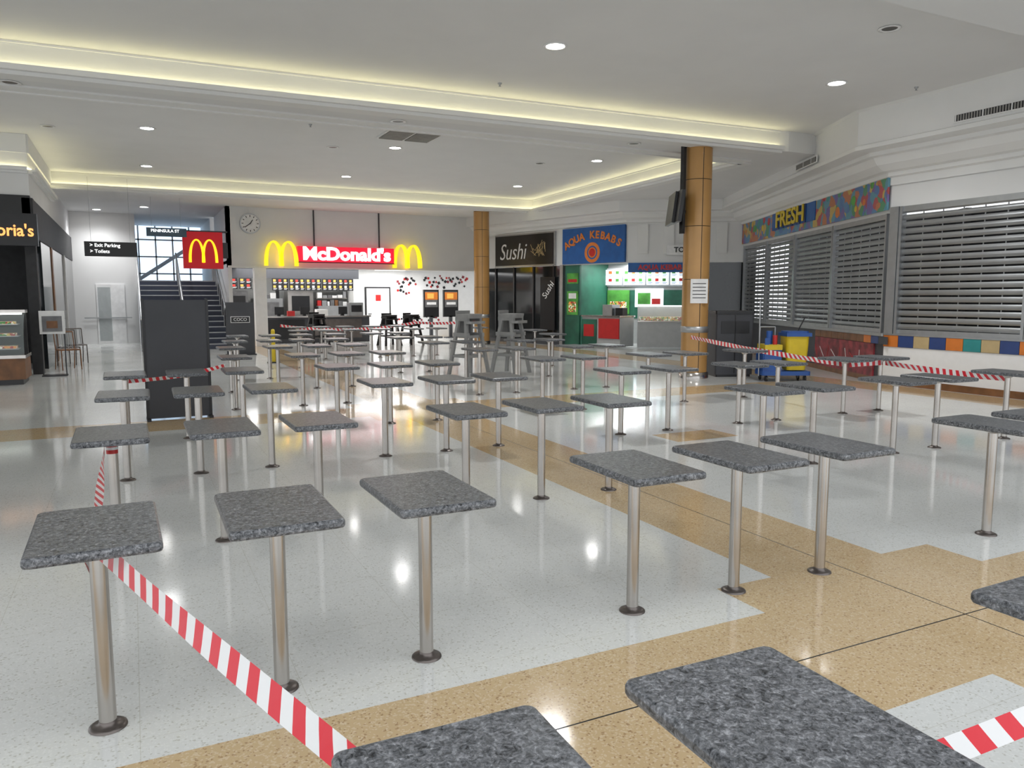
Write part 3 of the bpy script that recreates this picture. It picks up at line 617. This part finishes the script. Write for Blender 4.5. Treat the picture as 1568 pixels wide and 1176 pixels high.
# ------------------------------------------------------------------ tape
def tape(pts,width=0.072,sag=0.0,twist=0.0,pitch=0.12,base=0.1):
    P=[Vector(p) for p in pts]; samp=[]
    for a,c in zip(P[:-1],P[1:]):
        n=max(8,int((c-a).length/0.06))
        for i in range(n): f=i/n; q=a.lerp(c,f); q.z-=sag*(c-a).length*4*f*(1-f); samp.append(q)
    samp.append(P[-1]); vs=[]; us=[]; L=0
    for i,q in enumerate(samp):
        t=(samp[min(i+1,len(samp)-1)]-samp[max(i-1,0)]).normalized()
        side=t.cross(Vector((0,0,1))).normalized(); upv=side.cross(t).normalized()
        ang=twist*math.sin(i*0.23)+base
        w=upv*math.cos(ang)+side*math.sin(ang)
        if i: L+=(q-samp[i-1]).length
        vs+=[q-w*width/2,q+w*width/2]; us+=[(L/pitch,0),(L/pitch,1)]
    me=bpy.data.meshes.new("barrier_tape"); me.from_pydata([tuple(v) for v in vs],[],[(2*i,2*i+1,2*i+3,2*i+2) for i in range(len(samp)-1)])
    uv=me.uv_layers.new(name="UVMap")
    for lp in me.loops: uv.data[lp.index].uv=us[lp.vertex_index]
    me.materials.append(M['tape']); o=bpy.data.objects.new("barrier_tape",me); COL.objects.link(o); return o
tape([(-.145,3.15,0.70),(.45,1.075,0.72)],sag=0.006,twist=0.15,base=-0.4,width=0.066)
tape([(-.195,3.19,0.62),(-.195,5.36,0.69)],0.06,0.015,0.3,base=-0.3)
def wrap(x,y,z):
    b=MB(); b.cyl((x,y,z-0.035),(x,y,z+0.03),0.0345,'red',20,cap=False); b.cyl((x,y,z-0.01),(x,y,z+0.008),0.036,'paper',20,cap=False); b.obj("tape_knot")
wrap(-.155,3.19,0.69); wrap(-.155,5.4,0.69)
tape([(-.07,9.6,0.7),(1.1,11.05,0.72)],0.05,0.02,0.4)
tape([(9.98,12.2,0.85),(9.0,7.64,0.70)],0.08,0.006,0.4); tape([(9.0,7.56,0.70),(9.66,7.56,0.70)],0.08,0,0.3); tape([(9.73,7.56,0.70),(9.07,5.43,0.70)],0.08,0.01,0.4)
tape([(1.18,1.00,0.645),(2.33,1.00,0.645)],0.062,0.003,0.2,base=-0.5)
tape([(4.2,25.2,0.75),(6.4,24.9,0.6),(8.6,24.8,0.8)],0.09,0.02,0.4); tape([(8.6,24.8,0.8),(10.7,24.6,0.85)],0.09,0.03,0.4)
# ------------------------------------------------------------------ ceiling fittings
def downlight(x,y,z,on=True,r=0.13,e=230):
    b=MB(); b.lathe((0,0),[(r,-0.002),(r+0.035,-0.004),(r+0.04,-0.012),(r,-0.014),(r-0.008,-0.004)],'lid',28)
    b.cyl((0,0,-0.006),(0,0,-0.002),r,'lamp' if on else 'offlamp',28); o=b.obj("downlight",(x,y,z))
    if on:
        l=bpy.data.lights.new("lamp","SPOT"); l.energy=e; l.spot_size=2.6; l.spot_blend=0.9; l.shadow_soft_size=0.25; l.color=(0.98,0.99,1.0)
        lo=bpy.data.objects.new("lamp",l); COL.objects.link(lo); lo.location=(0,0,-0.05); lo.parent=o
for x,y in [(5.29,9.43),(10.16,9.04),(.45,17.44),(5.52,17.2),(.52,22.36),(5.56,21.79),(10.51,16.6),(10.71,21.37)]: downlight(x,y,ZC,e=300 if y<10 else 230)
for x,y in [(.53,28.5),(-.9,30.0)]: downlight(x,y,ZS)
for x,y in [(-1.31,18.1),(8.73,6.98),(4.24,17.74),(9.41,17.55)]: downlight(x,y,ZC,False,0.1)
for x,y in [(-1.36,13.0),(4.2,12.9),(8.88,12.7)]: downlight(x,y,ZS,False,0.1)
for x,y in [(5.39,11.39),(3.31,15.65),(11.5,8.64)]:
    b=MB(); b.lathe((0,0),[(0.035,0),(0.03,-0.02),(0.012,-0.03),(0.012,-0.05),(0.025,-0.055),(0,-0.06)],'alu',12); b.obj("sprinkler_head",(x,y,ZC))
b=MB(); b.box((0,0,-0.03),(1.15,1.2,0),'cornice'); 
for h in(0,1):
    for i in range(14): b.box((0.04+h*0.56,0.05+i*0.08,-0.05),(0.54+h*0.56,0.09+i*0.08,-0.03),'vent')
    b.box((0.04+h*0.56,0.04,-0.034),(0.55+h*0.56,1.16,-0.031),'offlamp')
b.obj("ceiling_vent",(4.8,15.03,ZC))
# ------------------------------------------------------------------ lights
def area(name,loc,rot,sx,sy,e,col=(1,1,1)):
    l=bpy.data.lights.new(name,"AREA"); l.shape='RECTANGLE'; l.size=sx; l.size_y=sy; l.energy=e; l.color=col
    o=bpy.data.objects.new(name,l); COL.objects.link(o); o.location=loc; o.rotation_euler=rot; return o
area("kebab_shop_light",(15.2,22.4,2.8),(0,0,0),2,1.2,45)
area("kitchen_light",(7,29.5,2.7),(0,0,0),7,1.5,140)
w=bpy.data.worlds.new("World"); scene.world=w; w.use_nodes=True
bg=w.node_tree.nodes["Background"]; bg.inputs[0].default_value=(0.93,0.965,1.0,1); bg.inputs[1].default_value=1.05
# ------------------------------------------------------------------ camera
cam=bpy.data.cameras.new("camera"); cam.sensor_width=36; cam.lens=36*1178/1568; cam.clip_end=200
co=bpy.data.objects.new("camera",cam); COL.objects.link(co); co.location=(0,0,1.63); co.rotation_euler=(math.radians(83.6),0,math.radians(-26.2))
scene.camera=co
scene.view_settings.view_transform='Standard'; scene.view_settings.look='None'; scene.view_settings.exposure=0.48
